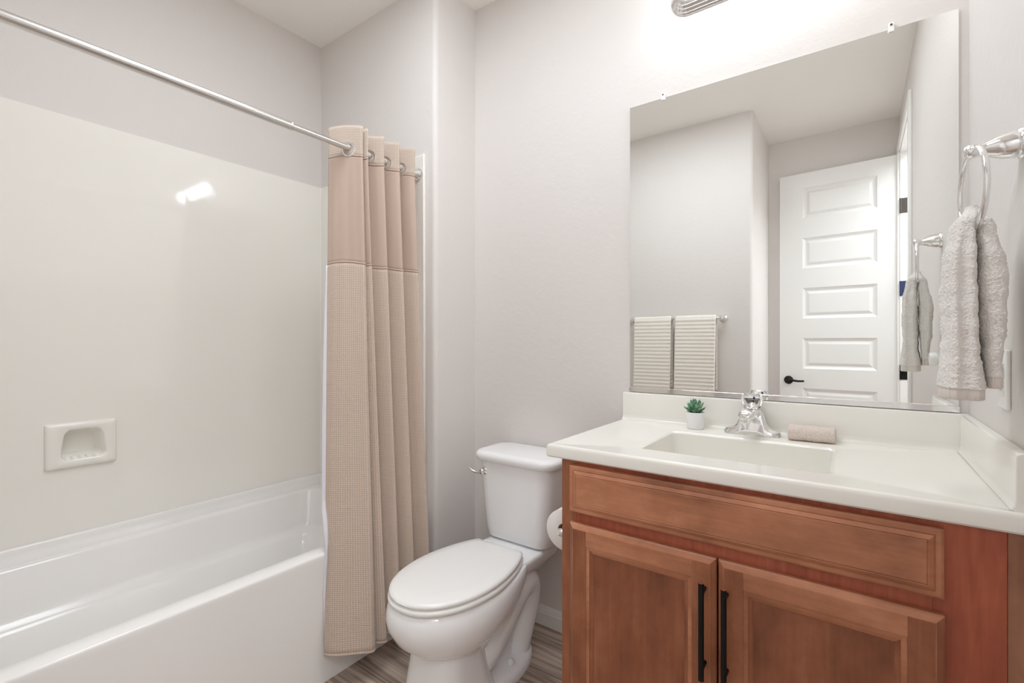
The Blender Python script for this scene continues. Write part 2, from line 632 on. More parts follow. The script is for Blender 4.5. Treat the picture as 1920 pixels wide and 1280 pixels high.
bm = B()
ix0, ix1, iy0, iy1 = X0 + 0.055, X1 - 0.072, Y0 + 0.075, Y1 - 0.062
rings = [
    tr(X0, X1 - 0.0005, Y0, Y1, 0.004, 0.431),
    tr(X0, X1, Y0, Y1, 0.004, 0.444),
    tr(X0, X1 - 0.0015, Y0, Y1, 0.004, 0.4485),
    tr(X0, X1 - 0.005, Y0, Y1, 0.004, ZR),
    tr(ix0 - 0.012, ix1 + 0.010, iy0 - 0.012, iy1 + 0.012, 0.10, ZR),
    tr(ix0 - 0.003, ix1 + 0.002, iy0 - 0.003, iy1 + 0.003, 0.092, ZR - 0.004),
    tr(ix0 + 0.004, ix1 - 0.004, iy0 + 0.004, iy1 - 0.004, 0.085, ZR - 0.014),
    tr(ix0 + 0.016, ix1 - 0.016, iy0 + 0.030, iy1 - 0.020, 0.080, 0.300),
    tr(ix0 + 0.024, ix1 - 0.022, iy0 + 0.040, iy1 - 0.028, 0.078, 0.283),
    tr(ix0 + 0.042, ix1 - 0.034, iy0 + 0.060, iy1 - 0.050, 0.075, 0.268),
    tr(ix0 + 0.056, ix1 - 0.044, iy0 + 0.080, iy1 - 0.066, 0.072, 0.255),
    tr(ix0 + 0.070, ix1 - 0.052, iy0 + 0.120, iy1 - 0.085, 0.070, 0.200),
    tr(ix0 + 0.088, ix1 - 0.070, iy0 + 0.190, iy1 - 0.110, 0.065, 0.100),
    tr(ix0 + 0.105, ix1 - 0.088, iy0 + 0.225, iy1 - 0.130, 0.060, 0.078),
    tr(ix0 + 0.140, ix1 - 0.120, iy0 + 0.260, iy1 - 0.170, 0.050, 0.070),
]
loft(bm, rings, False, True)
# tiling flange rising behind the rim on three sides
prof = [(0.0, ZR - 0.01), (0.030, ZR - 0.01), (0.028, ZR + 0.004), (0.018, ZR + 0.014), (0.013, ZR + 0.03), (0.011, 0.494), (0.007, 0.4995), (0.0, 0.5)]
extrude_profile(bm, prof, lambda a, c: (X0 + a, Y0, c), lambda a, c: (X0 + a, Y1, c))
extrude_profile(bm, prof, lambda a, c: (X0, Y1 - a, c), lambda a, c: (X1 - 0.012, Y1 - a, c))
extrude_profile(bm, prof, lambda a, c: (X0, Y0 + a, c), lambda a, c: (X1 - 0.012, Y0 + a, c))
obj('basin', bm, M['tub'], tub, smooth=50)
# apron, leaning in slightly toward the floor
bm = B()
ny, nz = 120, 40
V = []
for i in range(ny + 1):
    row = []
    y = Y0 + (Y1 - Y0) * i / ny
    for j in range(nz + 1):
        z = 0.4322 * j / nz
        row.append(bm.verts.new((X1 - 0.0005 - 0.004 * (1 - z / 0.4322), y, z)))
    V.append(row)
for i in range(ny):
    for j in range(nz):
        bm.faces.new((V[i][j], V[i + 1][j], V[i + 1][j + 1], V[i][j + 1]))
bk = [[bm.verts.new((X1 - 0.03, p.co.y, p.co.z)) for p in (V[i][0], V[i][nz])] for i in (0, ny)]
bm.faces.new((bk[0][0], bk[1][0], bk[1][1], bk[0][1]))
bm.faces.new([V[i][0] for i in range(ny + 1)] + [bk[1][0], bk[0][0]])
bm.faces.new([V[i][nz] for i in range(ny + 1)] + [bk[1][1], bk[0][1]])
bm.faces.new([V[0][j] for j in range(nz + 1)] + [bk[0][1], bk[0][0]])
bm.faces.new([V[ny][j] for j in range(nz + 1)] + [bk[1][1], bk[1][0]])
obj('apron', bm, M['tub'], tub, smooth=50)

# ------------------------------------------------------------------ shower rod
XROD, ZROD = -1.545, 1.917
rod = thing('shower_rod', 'chrome tension rod spanning the tub above the surround', 'shower rod', (XROD, 0.7, ZROD))
bm = B(); tube(bm, [(XROD, YT + 0.02, ZROD), (XROD, 0.86, ZROD)], 0.0135, 24)
lathe(bm, [(0.0135, 0), (0.0142, 0.001), (0.0142, 0.006), (0.0118, 0.008)], (XROD, 0.855, ZROD), (0, 1, 0), 24)
obj('outer_tube', bm, M['steel'], rod, smooth=40)
bm = B(); tube(bm, [(XROD, 0.84, ZROD), (XROD, YE - 0.02, ZROD)], 0.0112, 24)
obj('inner_tube', bm, M['steel'], rod, smooth=40)
for y, s in ((YE - 0.004, -1), (YT, 1)):
    bm = B(); lathe(bm, [(0.028, 0.0), (0.0285, 0.003), (0.027, 0.007), (0.021, 0.016), (0.016, 0.024), (0.0145, 0.034), (0.012, 0.036)], (XROD, y, ZROD), (0, s, 0), 32)
    obj('end_flange', bm, M['chrome'], rod, smooth=50)

# ------------------------------------------------------------------ shower curtain
cur = thing('shower_curtain', 'taupe waffle-weave shower curtain bunched at the far end of the rod', 'shower curtain', (XROD, 1.25, 0.11))
top_pts = [(-1.618, 1.046), (-1.588, 1.060), (-1.557, 1.077), (-1.525, 1.093), (-1.497, 1.106), (-1.512, 1.118), (-1.540, 1.116), (-1.520, 1.122),
           (-1.498, 1.133), (-1.530, 1.142), (-1.588, 1.146), (-1.580, 1.154), (-1.545, 1.176), (-1.498, 1.207),
           (-1.530, 1.218), (-1.588, 1.224), (-1.580, 1.234), (-1.545, 1.256), (-1.498, 1.285),
           (-1.530, 1.296), (-1.588, 1.302), (-1.580, 1.312), (-1.545, 1.335), (-1.498, 1.365),
           (-1.525, 1.378), (-1.570, 1.386), (-1.590, 1.398)]
bot_pts = [(-1.484, 0.944), (-1.460, 0.952), (-1.424, 0.982), (-1.388, 1.018), (-1.362, 1.052), (-1.380, 1.075), (-1.418, 1.078), (-1.395, 1.090),
           (-1.368, 1.113), (-1.392, 1.130), (-1.438, 1.132), (-1.432, 1.142), (-1.402, 1.156), (-1.368, 1.180),
           (-1.392, 1.197), (-1.440, 1.202), (-1.434, 1.212), (-1.404, 1.228), (-1.368, 1.254),
           (-1.392, 1.272), (-1.442, 1.278), (-1.436, 1.290), (-1.405, 1.310), (-1.370, 1.338),
           (-1.395, 1.356), (-1.435, 1.364), (-1.455, 1.376)]
NSEG = 8
TP = [Vector((p.x, p.y)) for p in spline([(x, y, 0) for x, y in top_pts], NSEG)]
BP = [Vector((p.x, p.y)) for p in spline([(x, y, 0) for x, y in bot_pts], NSEG)]
arc = [0.0]
for a, c in zip(TP, TP[1:]):
    arc.append(arc[-1] + (c - a).length)
ZT, ZH, ZM, ZB = 1.997, 1.885, 1.477, 0.112


def cur_pt(i, z):
    t = (ZT - z) / (ZT - ZB)
    tt = max(0.0, (t - 0.05) / 0.95)
    tt = 0.8 * tt + 0.2 * tt ** 1.5
    p = TP[i].lerp(BP[i], tt)
    # sag of the loose leading edge and small wrinkles
    wv = (0.004 * noise.noise(Vector((arc[i] * 9, z * 1.6, 3.0))) + 0.0022 * noise.noise(Vector((arc[i] * 45, z * 1.1, 8.0)))) * min(1, t * 6)
    # the cloth hangs outside the tub, so it clears the rim
    xmin = -1.62 + (1.62 - 1.4935) * smoothstep(0.95, 0.46, z)
    px = max(p.x + wv, xmin + 0.0004 * (i % 7))
    return Vector((px, p.y - wv * 0.5, z + 0.006 * math.sin(arc[i] * 26) * (1 if t < 0.3 else 0.4)))


def cur_sheet(z0, z1, nz, off=0.0):
    bm = B()
    uv = bm.loops.layers.uv.new('UVMap')
    n = len(TP)
    W = []
    for j in range(nz + 1):
        z = z0 + (z1 - z0) * j / nz
        P = [cur_pt(i, z) for i in range(n)]
        row = []
        for i in range(n):
            if off:
                t = (P[min(i + 1, n - 1)] - P[max(i - 1, 0)])
                nn = Vector((t.y, -t.x, 0)).normalized()
                row.append(bm.verts.new(P[i] + nn * off))
            else:
                row.append(bm.verts.new(P[i]))
        W.append((z, row))
    for (za, a), (zb, c) in zip(W, W[1:]):
        for i in range(n - 1):
            f = bm.faces.new((a[i], a[i + 1], c[i + 1], c[i]))
            for l, q in zip(f.loops, ((arc[i], za), (arc[i + 1], za), (arc[i + 1], zb), (arc[i], zb))):
                l[uv].uv = q
    return bm


def solid(o, t, offset=0):
    md = o.modifiers.new('solid', 'SOLIDIFY')
    md.thickness = t
    md.offset = offset
    return o


solid(obj('header_band', cur_sheet(ZH, ZT, 10), M['waffle_fine'], cur, smooth=80, normals=False), 0.0022)
solid(obj('upper_panel', cur_sheet(ZM, ZH + 0.003, 30), M['satin'], cur, smooth=80, normals=False), 0.0012)
solid(obj('lower_panel', cur_sheet(ZB, ZM + 0.004, 70), M['waffle'], cur, smooth=80, normals=False), 0.0022)
for zz, nm in ((ZH, 'header_hem'), (ZM + 0.002, 'middle_seam'), (ZB + 0.002, 'bottom_hem')):
    solid(obj(nm, cur_sheet(zz - 0.004, zz + 0.003, 2), M['satin' if zz != ZB + 0.002 else 'waffle_fine'], cur, smooth=80, normals=False), 0.0042)
# white liner hanging just behind the curtain, its edge showing past the leading edge
bm = B()
rows = []
for j in range(61):
    f = j / 60
    z = 1.472 - (1.472 - 0.165) * f
    P = [cur_pt(i, z) for i in range(0, 22)]
    row = []
    for i in range(len(P)):
        t = P[min(i + 1, len(P) - 1)] - P[max(i - 1, 0)]
        nn = Vector((-t.y, t.x, 0)).normalized()
        row.append(P[i] + nn * (0.005 + 0.012 * smoothstep(0, 10, i)) * smoothstep(-0.1, 0.1, f))
    t0 = Vector((P[1].x - P[0].x, P[1].y - P[0].y, 0)).normalized()
    e = 0.013 * max(0.0, math.sin(PI * min(1, 0.08 + 0.9 * f))) ** 0.6
    row = [Vector((max(row[0].x - 0.5 * e, -1.498 if z < 0.5 else -9), row[0].y - 1.25 * e, z)), row[0]] + row[1:]
    rows.append([(p[0], p[1], z) for p in row])
loft(bm, rows, False, False, closed=False)
solid(obj('liner', bm, M['liner'], cur, smooth=80, normals=False), 0.0012)
# grommets: metal rings where the rod pierces the cloth
for i in range(len(TP) - 1):
    a, c = TP[i], TP[i + 1]
    if (a.x - XROD) * (c.x - XROD) <= 0 and abs(a.x - c.x) > 1e-6 and not (1.105 < a.y < 1.13):
        f = (XROD - a.x) / (c.x - a.x)
        p = a.lerp(c, f)
        t = (c - a).normalized()
        nrm = Vector((t.y, -t.x, 0))
        if nrm.y > 0:
            nrm = -nrm
        bm = B()
        prof = [(0.0205, -0.004), (0.0225, -0.0045), (0.0275, -0.0035), (0.0285, -0.001), (0.0285, 0.001), (0.0275, 0.0035), (0.0225, 0.0045), (0.0205, 0.004), (0.0205, -0.004)]
        lathe(bm, prof, (p.x, p.y, ZROD - 0.006), nrm, 32, cap=False)
        obj('grommet', bm, M['chrome'], cur, smooth=50)

# ------------------------------------------------------------------ toilet
TX = -1.081
toi = thing('toilet', 'white two-piece toilet with closed lid between the tub and the vanity', 'toilet', (TX, 1.3, 0.0))


def egg(yf, yb, hw, z, back=0.62, wide=0.52, n=20, pw=2.15):
    """elongated bowl outline: rounded front, tapering straight back"""
    yc = yf + (yb - yf) * wide
    pts = []
    for i in range(-n, n + 1):          # front half, left to right
        a = PI / 2 * i / n
        cx = math.copysign(abs(math.sin(a)) ** (2 / pw), a)
        cy = abs(math.cos(a)) ** (2 / pw)
        pts.append((TX + hw * cx, yc - (yc - yf) * cy, z))
    m = 10
    side = []
    for i in range(1, m + 1):
        f = i / m
        wv = hw * (1 - (1 - back) * f ** 1.7)
        y = yc + (yb - yc) * (1 - (1 - f) ** 1.15)
        side.append((wv, y))
    for wv, y in side:
        pts.append((TX + wv, y, z))
    for wv, y in reversed(side):
        pts.append((TX - wv, y, z))
    return pts


bm = B()
loft(bm, [
    egg(1.050, 1.300, 0.100, 0.195),
    egg(1.020, 1.310, 0.118, 0.225),
    egg(0.985, 1.335, 0.140, 0.245, 0.6),
    egg(0.950, 1.375, 0.162, 0.275, 0.6),
    egg(0.928, 1.410, 0.177, 0.315, 0.6),
    egg(0.922, 1.430, 0.180, 0.345, 0.6),
    egg(0.926, 1.440, 0.176, 0.372, 0.62),
    egg(0.932, 1.446, 0.170, 0.388, 0.64),
    egg(0.940, 1.446, 0.163, 0.394, 0.66),
], True, True)
# deck carrying the tank
loft(bm, [[(x, y, z) for x, y in rrect(TX - h, TX + h, y0, 1.672, r, 6)] for z, h, y0, r in
          ((0.300, 0.070, 1.34, 0.05), (0.330, 0.095, 1.34, 0.05), (0.355, 0.118, 1.34, 0.05), (0.385, 0.128, 1.34, 0.05), (0.397, 0.126, 1.34, 0.05), (0.401, 0.120, 1.345, 0.048))])
# pedestal column
loft(bm, [[(TX + (x - TX), y, z) for x, y in rrect(TX - h, TX + h, yf, yb, r, 8)] for z, h, yf, yb, r in
          ((0.0, 0.128, 0.985, 1.30, 0.085), (0.012, 0.128, 0.985, 1.30, 0.085), (0.022, 0.122, 0.992, 1.29, 0.085), (0.10, 0.112, 1.008, 1.26, 0.08),
           (0.18, 0.104, 1.020, 1.24, 0.078), (0.215, 0.102, 1.024, 1.24, 0.076), (0.26, 0.10, 1.03, 1.25, 0.07))])
# rear web and foot
loft(bm, [[(x, y, z) for x, y in rrect(TX - h, TX + h, 1.20, yb, r, 6)] for z, h, yb, r in
          ((0.0, 0.052, 1.56, 0.04), (0.12, 0.046, 1.52, 0.04), (0.24, 0.050, 1.52, 0.045), (0.29, 0.060, 1.53, 0.05), (0.35, 0.086, 1.60, 0.05))])
loft(bm, [[(TX + s * math.copysign(abs(math.cos(a)) ** 0.8, math.cos(a)), 1.335 + l * math.copysign(abs(math.sin(a)) ** 0.9, math.sin(a)), z) for a in [2 * PI * i / 40 for i in range(40)]]
          for z, s, l in ((0.0, 0.120, 0.215), (0.022, 0.120, 0.215), (0.034, 0.112, 0.206), (0.040, 0.095, 0.19))])
# trapway bulging on both sides
for s in (1, -1):
    path = spline([(TX + s * 0.030, 1.17, 0.07), (TX + s * 0.050, 1.25, 0.125), (TX + s * 0.056, 1.335, 0.195), (TX + s * 0.058, 1.405, 0.262), (TX + s * 0.058, 1.462, 0.292),
                   (TX + s * 0.054, 1.505, 0.262), (TX + s * 0.048, 1.508, 0.19), (TX + s * 0.044, 1.482, 0.10), (TX + s * 0.04, 1.455, 0.01)], 6)
    rr = [0.046 + 0.012 * math.sin(PI * i / (len(path) - 1)) for i in range(len(path))]
    tube(bm, path, rr, 20)
obj('bowl', bm, M['porcelain'], toi, smooth=50)

bm = B()
loft(bm, [egg(0.938, 1.405, 0.160, 0.394), egg(0.930, 1.410, 0.169, 0.397), egg(0.927, 1.412, 0.171, 0.403), egg(0.928, 1.412, 0.170, 0.410), egg(0.936, 1.408, 0.163, 0.414)])
obj('seat', bm, M['seat'], toi, smooth=60)
bm = B()
loft(bm, [egg(0.945, 1.402, 0.156, 0.4135), egg(0.934, 1.408, 0.165, 0.416), egg(0.930, 1.411, 0.168, 0.422), egg(0.933, 1.409, 0.166, 0.428), egg(0.944, 1.403, 0.157, 0.4325),
          egg(0.99, 1.38, 0.12, 0.4350), egg(1.08, 1.32, 0.06, 0.4358)])
obj('lid', bm, M['seat'], toi, smooth=60)
for s in (-1, 1):
    bm = B(); box(bm, TX + s * 0.072 - 0.018, TX + s * 0.072 + 0.018, 1.402, 1.432, 0.398, 0.424)
    obj('hinge', bm, M['seat'], toi, bevel=0.006, segs=3)
bm = B()
k = 8
TKY = 1.684
loft(bm, [[(x, y, z) for x, y in rrect(TX - h, TX + h, y0, TKY, r, k)] for z, h, y0, r in
          ((0.402, 0.125, 1.520, 0.040), (0.406, 0.142, 1.502, 0.048), (0.416, 0.150, 1.492, 0.055), (0.45, 0.155, 1.487, 0.058), (0.60, 0.168, 1.480, 0.058), (0.716, 0.176, 1.476, 0.058))])
obj('tank', bm, M['porcelain'], toi, smooth=50)
bm = B()
loft(bm, [[(x, y, z) for x, y in rrect(TX - h, TX + h, y0, y1, r, k)] for z, h, y0, y1, r in
          ((0.713, 0.184, 1.468, 1.688, 0.062), (0.717, 0.192, 1.460, 1.690, 0.066), (0.735, 0.194, 1.458, 1.690, 0.066), (0.743, 0.191, 1.461, 1.689, 0.066), (0.749, 0.182, 1.470, 1.682, 0.060), (0.7515, 0.165, 1.487, 1.668, 0.05))])
obj('tank_lid', bm, M['porcelain'], toi, smooth=60)
lx, lz, ly = TX - 0.128, 0.673, 1.479
bm = B()
lathe(bm, [(0.0145, 0.0), (0.0145, 0.004), (0.012, 0.006), (0.0075, 0.008), (0.0075, 0.014), (0.0115, 0.016), (0.012, 0.022), (0.010, 0.026), (0.004, 0.0275)], (lx, ly, lz), (0, -1, 0), 24)
P = spline([(lx, ly - 0.021, lz), (lx - 0.018, ly - 0.026, lz - 0.004), (lx - 0.036, ly - 0.032, lz + 0.000), (lx - 0.050, ly - 0.036, lz + 0.010)], 6)
tube(bm, P, [0.006 - 0.0025 * i / (len(P) - 1) for i in range(len(P))], 12)
obj('flush_lever', bm, M['chrome'], toi, smooth=50)
for s in (-1, 1):
    bm = B(); lathe(bm, [(0.014, 0.0), (0.014, 0.006), (0.012, 0.012), (0.007, 0.017), (0.001, 0.0185)], (TX + s * 0.080, 1.372, 0.038), (0, 0, 1), 24)
    obj('bolt_cap', bm, M['seat'], toi, smooth=60)

# ------------------------------------------------------------------ vanity cabinet
CX0, CX1, CYF, CYB, CZT = -0.667, 0.209, 1.157, YW, 0.866
van = thing('vanity_cabinet', 'reddish-brown maple vanity cabinet under the white sink top', 'cabinet', (-0.22, 1.43, 0.0))
bm = B()
box(bm, CX0, CX0 + 0.016, CYF + 0.018, CYB, 0.0, CZT)
box(bm, CX1 - 0.016, CX1, CYF + 0.018, CYB, 0.0, CZT)
box(bm, CX0 + 0.016, CX1 - 0.016, CYB - 0.01, CYB, 0.10, CZT)
box(bm, CX0 + 0.016, CX1 - 0.016, CYF + 0.018, CYB - 0.01, 0.10, 0.116)
obj('carcass', bm, M['wood_v'], van, bevel=0.001)
bm = B(); box(bm, CX0 + 0.016, CX1 - 0.016, CYF + 0.07, CYF + 0.085, 0.0, 0.10)
obj('toe_kick', bm, M['wood_h'], van)
bm = B()
yf, yk = CYF, CYF + 0.018
box(bm, 0.113, CX1, yf, yk, 0.10, CZT)
box(bm, CX0 + 0.045, 0.113, yf, yk, 0.838, CZT)
box(bm, CX0 + 0.045, 0.113, yf, yk, 0.680, 0.745)
box(bm, CX0 + 0.045, 0.113, yf, yk, 0.10, 0.135)
obj('face_frame', bm, M['wood_frame'], van, bevel=0.0006)
bm = B(); box(bm, CX0, CX0 + 0.0445, yf, yk, 0.10, CZT)
obj('side_stile', bm, M['wood_v'], van, bevel=0.0006)
bm = B(); box(bm, CX1 + 0.0005, XR - 0.001, CYF + 0.001, CYF + 0.019, 0.0, CZT)
obj('filler_strip', bm, M['wood_filler'], van, bevel=0.001)


def front_slab(x0, x1, z0, z1, steps, y):
    """stepped rectangular front; steps = [(inset, y offset toward the camera)]"""
    bm = B()
    rings = [[(x0 + a, y - h, z0 + a), (x1 - a, y - h, z0 + a), (x1 - a, y - h, z1 - a), (x0 + a, y - h, z1 - a)] for a, h in steps]
    return loft(bm, rings)


bm = front_slab(-0.636, 0.127, 0.727, 0.853, [(0.0, 0.0), (0.0, 0.013), (0.004, 0.016), (0.011, 0.0165), (0.0125, 0.0150), (0.014, 0.0165), (0.021, 0.0205), (0.0225, 0.0190), (0.0245, 0.0205)], CYF)
obj('drawer_front', bm, M['wood_h'], van, smooth=12)


def cab_door(x0, x1, z0, z1, hx, hz0, hz1):
    st = [(0.0, 0.0), (0.0, 0.011), (0.003, 0.014), (0.012, 0.0195), (0.014, 0.020)]
    bm = B()
    fw = 0.052
    # stiles and rails as one moulded frame, then the sunken panel
    rings = [[(x0 + a, CYF - h, z0 + a), (x1 - a, CYF - h, z0 + a), (x1 - a, CYF - h, z1 - a), (x0 + a, CYF - h, z1 - a)]
             for a, h in st + [(fw, 0.020), (fw + 0.001, 0.0185), (fw + 0.010, 0.0170), (fw + 0.011, 0.0150), (fw + 0.018, 0.0125), (fw + 0.020, 0.0105)]]
    loft(bm, rings, True, False)
    d = obj('door', bm, M['wood_h'], van, smooth=12)
    d.data.materials.append(M['wood_v'])
    # stiles carry vertical grain
    for p in d.data.polygons:
        if abs(p.normal.x) > 0.3:
            p.material_index = 1
    bm = B(); box(bm, x0 + fw + 0.018, x1 - fw - 0.018, CYF - 0.0108, CYF - 0.004, z0 + fw + 0.018, z1 - fw - 0.018)
    obj('panel', bm, M['wood_panel'], d)
    for xs in ((x0 + 0.0135, x0 + fw + 0.0005), (x1 - fw - 0.0005, x1 - 0.0135)):
        bm = B(); box(bm, xs[0], xs[1], CYF - 0.0203, CYF - 0.018, z0 + 0.0135, z1 - 0.0135)
        obj('stile', bm, M['wood_v'], d)
    # black bar pull
    yh = CYF - 0.052
    bm = B(); tube(bm, [(hx, yh, hz0), (hx, yh, hz1)], 0.0062, 20)
    for zz in (hz0 + 0.024, hz1 - 0.024):
        tube(bm, [(hx, yh, zz), (hx, CYF - 0.019, zz)], 0.0048, 16)
    h = obj('handle', bm, M['black'], d, smooth=40)
    for zz, s in ((hz1, 1), (hz0, -1)):
        bm = B()
        lathe(bm, [(0.0060, 0.0), (0.0060, 0.0008), (0.0050, 0.0010)], (hx, yh, zz), (0, 0, s), 20)
        obj('handle_tip', bm, M['copper'], h, smooth=40)
    return d


cab_door(-0.636, -0.2575, 0.115, 0.697, -0.281, 0.434, 0.651)
cab_door(-0.2535, 0.1285, 0.115, 0.697, -0.234, 0.434, 0.651)

# ------------------------------------------------------------------ vanity top with moulded basin
KX0, KX1, KYF, KZ = -0.708, XR - 0.0005, 1.137, 0.901
top = thing('sink_counter', 'glossy white one-piece sink top with rectangular basin and splashes', 'sink', (-0.235, 1.42, 0.867))
k = 6
BX0, BX1, BY0, BY1 = -0.482, -0.047, 1.252, 1.550


def kr(x0, x1, y0, y1, r, z):
    return [(x, y, z) for x, y in rrect(x0, x1, y0, y1, r, k)]


bm = B()
loft(bm, [
    kr(BX0 - 0.03, BX1 + 0.03, BY0 - 0.03, BY1 + 0.03, 0.03, 0.867),
    kr(KX0 + 0.004, KX1, KYF + 0.004, YW - 0.0005, 0.003, 0.867),
    kr(KX0, KX1, KYF, YW - 0.0005, 0.006, 0.871),
    kr(KX0, KX1, KYF, YW - 0.0005, 0.006, 0.894),
    kr(KX0 + 0.002, KX1, KYF + 0.002, YW - 0.0005, 0.006, 0.900),
    kr(KX0 + 0.0045, KX1 - 0.004, KYF + 0.0045, YW - 0.003, 0.006, 0.9022),
    kr(KX0 + 0.011, KX1 - 0.006, KYF + 0.013, YW - 0.006, 0.006, 0.9024),
    kr(KX0 + 0.017, KX1 - 0.008, KYF + 0.020, YW - 0.008, 0.006, KZ),
    kr(BX0 - 0.010, BX1 + 0.010, BY0 - 0.010, BY1 + 0.010, 0.028, KZ),
    kr(BX0 - 0.003, BX1 + 0.003, BY0 - 0.003, BY1 + 0.003, 0.024, KZ - 0.0012),
    kr(BX0 + 0.002, BX1 - 0.002, BY0 + 0.002, BY1 - 0.002, 0.022, KZ - 0.006),
    kr(BX0 + 0.007, BX1 - 0.004, BY0 + 0.005, BY1 - 0.004, 0.024, KZ - 0.090),
    kr(BX0 + 0.010, BX1 - 0.008, BY0 + 0.009, BY1 - 0.008, 0.028, KZ - 0.112),
    kr(BX0 + 0.022, BX1 - 0.020, BY0 + 0.022, BY1 - 0.020, 0.034, KZ - 0.128),
    kr(BX0 + 0.060, BX1 - 0.060, BY0 + 0.055, BY1 - 0.055, 0.040, KZ - 0.134),
    kr(BX0 + 0.195, BX1 - 0.195, BY0 + 0.130, BY1 - 0.130, 0.018, KZ - 0.138),
], False, True)
obj('countertop', bm, M['counter'], top, smooth=40)
# back splash with a coved foot
bm = B()
prof = [(0.0, KZ - 0.004), (0.034, KZ - 0.004), (0.034, KZ + 0.0005), (0.026, KZ + 0.003), (0.021, KZ + 0.010), (0.0195, KZ + 0.020), (0.019, KZ + 0.094), (0.017, KZ + 0.0985), (0.012, KZ + 0.1005), (0.0, KZ + 0.1005)]
extrude_profile(bm, prof, lambda a, c: (KX0 + 0.001, YW - 0.001 - a, c), lambda a, c: (KX1 - 0.001, YW - 0.001 - a, c))
obj('back_splash', bm, M['counter'], top, smooth=40)
bm = B()
extrude_profile(bm, [(min(a, 0.0205) if c < KZ + 0.002 else a, c) for a, c in prof], lambda a, c: (KX1 - a, KYF + 0.012, c), lambda a, c: (KX1 - a, YW - 0.02, c))
obj('side_splash', bm, M['counter'], top, smooth=40, bevel=0.002)
bm = B()
lathe(bm, [(0.024, 0.0), (0.024, 0.003), (0.019, 0.004), (0.017, 0.002), (0.012, 0.004), (0.001, 0.006)], ((BX0 + BX1) / 2, (BY0 + BY1) / 2 + 0.03, KZ - 0.138), (0, 0, 1), 32)
obj('drain', bm, M['chrome'], top, smooth=50)

# ------------------------------------------------------------------ faucet
FX, FY = -0.263, 1.632
fau = thing('faucet', 'chrome sink faucet with clear knob at the back of the basin', 'faucet', (FX, FY, KZ))
bm = B()
hp = [(-0.080, 0.004, 0.008), (-0.077, 0.011, 0.016), (-0.070, 0.016, 0.021), (-0.056, 0.020, 0.024), (-0.046, 0.026, 0.025), (-0.039, 0.037, 0.026), (-0.0345, 0.052, 0.026), (-0.031, 0.066, 0.025), (-0.026, 0.074, 0.024), (-0.012, 0.078, 0.024), (0, 0.079, 0.024)]
hp = hp + [(-x, h, d) for x, h, d in reversed(hp[:-1])]
rings = []
for x, h, d in hp:
    r = [(FX + x, FY - d, KZ), ]
    for i in range(13):
        a = PI * i / 12
        ex = 0.55
        r.append((FX + x, FY - d * math.copysign(abs(math.cos(a)) ** ex, math.cos(a)) * (1 - 0.30 * math.sin(a) * min(1, h / 0.07)), KZ + 0.003 + h * math.sin(a) ** 0.6))
    r.append((FX + x, FY + d, KZ))
    rings.append(r)
loft(bm, rings)
obj('base', bm, M['chrome'], fau, smooth=35)
bm = B()
P = spline([(FX, FY + 0.004, KZ + 0.060), (FX, FY - 0.030, KZ + 0.072), (FX, FY - 0.065, KZ + 0.076), (FX, FY - 0.095, KZ + 0.073), (FX, FY - 0.112, KZ + 0.066)], 6)
rings = []
for i, p in enumerate(P):
    f = i / (len(P) - 1)
    wx, wz = 0.0255 - 0.005 * f, 0.0165 - 0.004 * f
    if i == len(P) - 1:
        wx, wz = wx * 0.35, wz * 0.35
    elif i >= len(P) - 4:
        q_ = 1 - ((i - (len(P) - 5)) / 4.2) ** 2 * 0.75
        wx, wz = wx * q_, wz * q_
    rings.append([(p.x + wx * math.copysign(abs(math.cos(a)) ** 0.9, math.cos(a)), p.y, p.z + wz * math.copysign(abs(math.sin(a)) ** 0.8, math.sin(a))) for a in [2 * PI * q / 24 for q in range(24)]])
loft(bm, rings)
obj('spout', bm, M['chrome'], fau, smooth=50)
bm = B(); lathe(bm, [(0.0125, 0.0), (0.0125, 0.012), (0.0115, 0.014), (0.0105, 0.022), (0.008, 0.023)], (FX, FY - 0.100, KZ + 0.070), (0, -0.15, -1), 24)
obj('aerator', bm, M['chrome'], fau, smooth=40)
bm = B(); lathe(bm, [(0.021, 0.0), (0.0215, 0.004), (0.016, 0.008), (0.008, 0.011), (0.0045, 0.024), (0.003, 0.026)], (FX, FY, KZ + 0.076), (0, 0, 1), 24)
obj('stem', bm, M['chrome'], fau, smooth=40)
# lobed clear knob
bm = B()
rings = []
for r, z in ((0.012, 0.0), (0.020, 0.002), (0.0255, 0.010), (0.0285, 0.022), (0.029, 0.034), (0.027, 0.042), (0.020, 0.0465), (0.010, 0.0475)):
    rings.append([(FX + (r * (1 + 0.06 * math.cos(4 * a))) * math.cos(a), FY + (r * (1 + 0.06 * math.cos(4 * a))) * math.sin(a), KZ + 0.080 + z) for a in [2 * PI * i / 48 for i in range(48)]])
loft(bm, rings)
kn = obj('knob', bm, M['acrylic'], fau, smooth=50)
bm = B(); lathe(bm, [(0.0024, 0.0), (0.0024, 0.001), (0.001, 0.0014)], (FX + 0.002, FY - 0.0062, KZ + 0.105), (0, -1, 0), 16)
obj('hot_mark', bm, M['red_dot'], kn, smooth=50)
bm = B(); lathe(bm, [(0.0024, 0.0), (0.0024, 0.001), (0.001, 0.0014)], (FX + 0.004, FY - 0.0062, KZ + 0.113), (0, -1, 0), 16)
obj('cold_mark', bm, M['blue_dot'], kn, smooth=50)

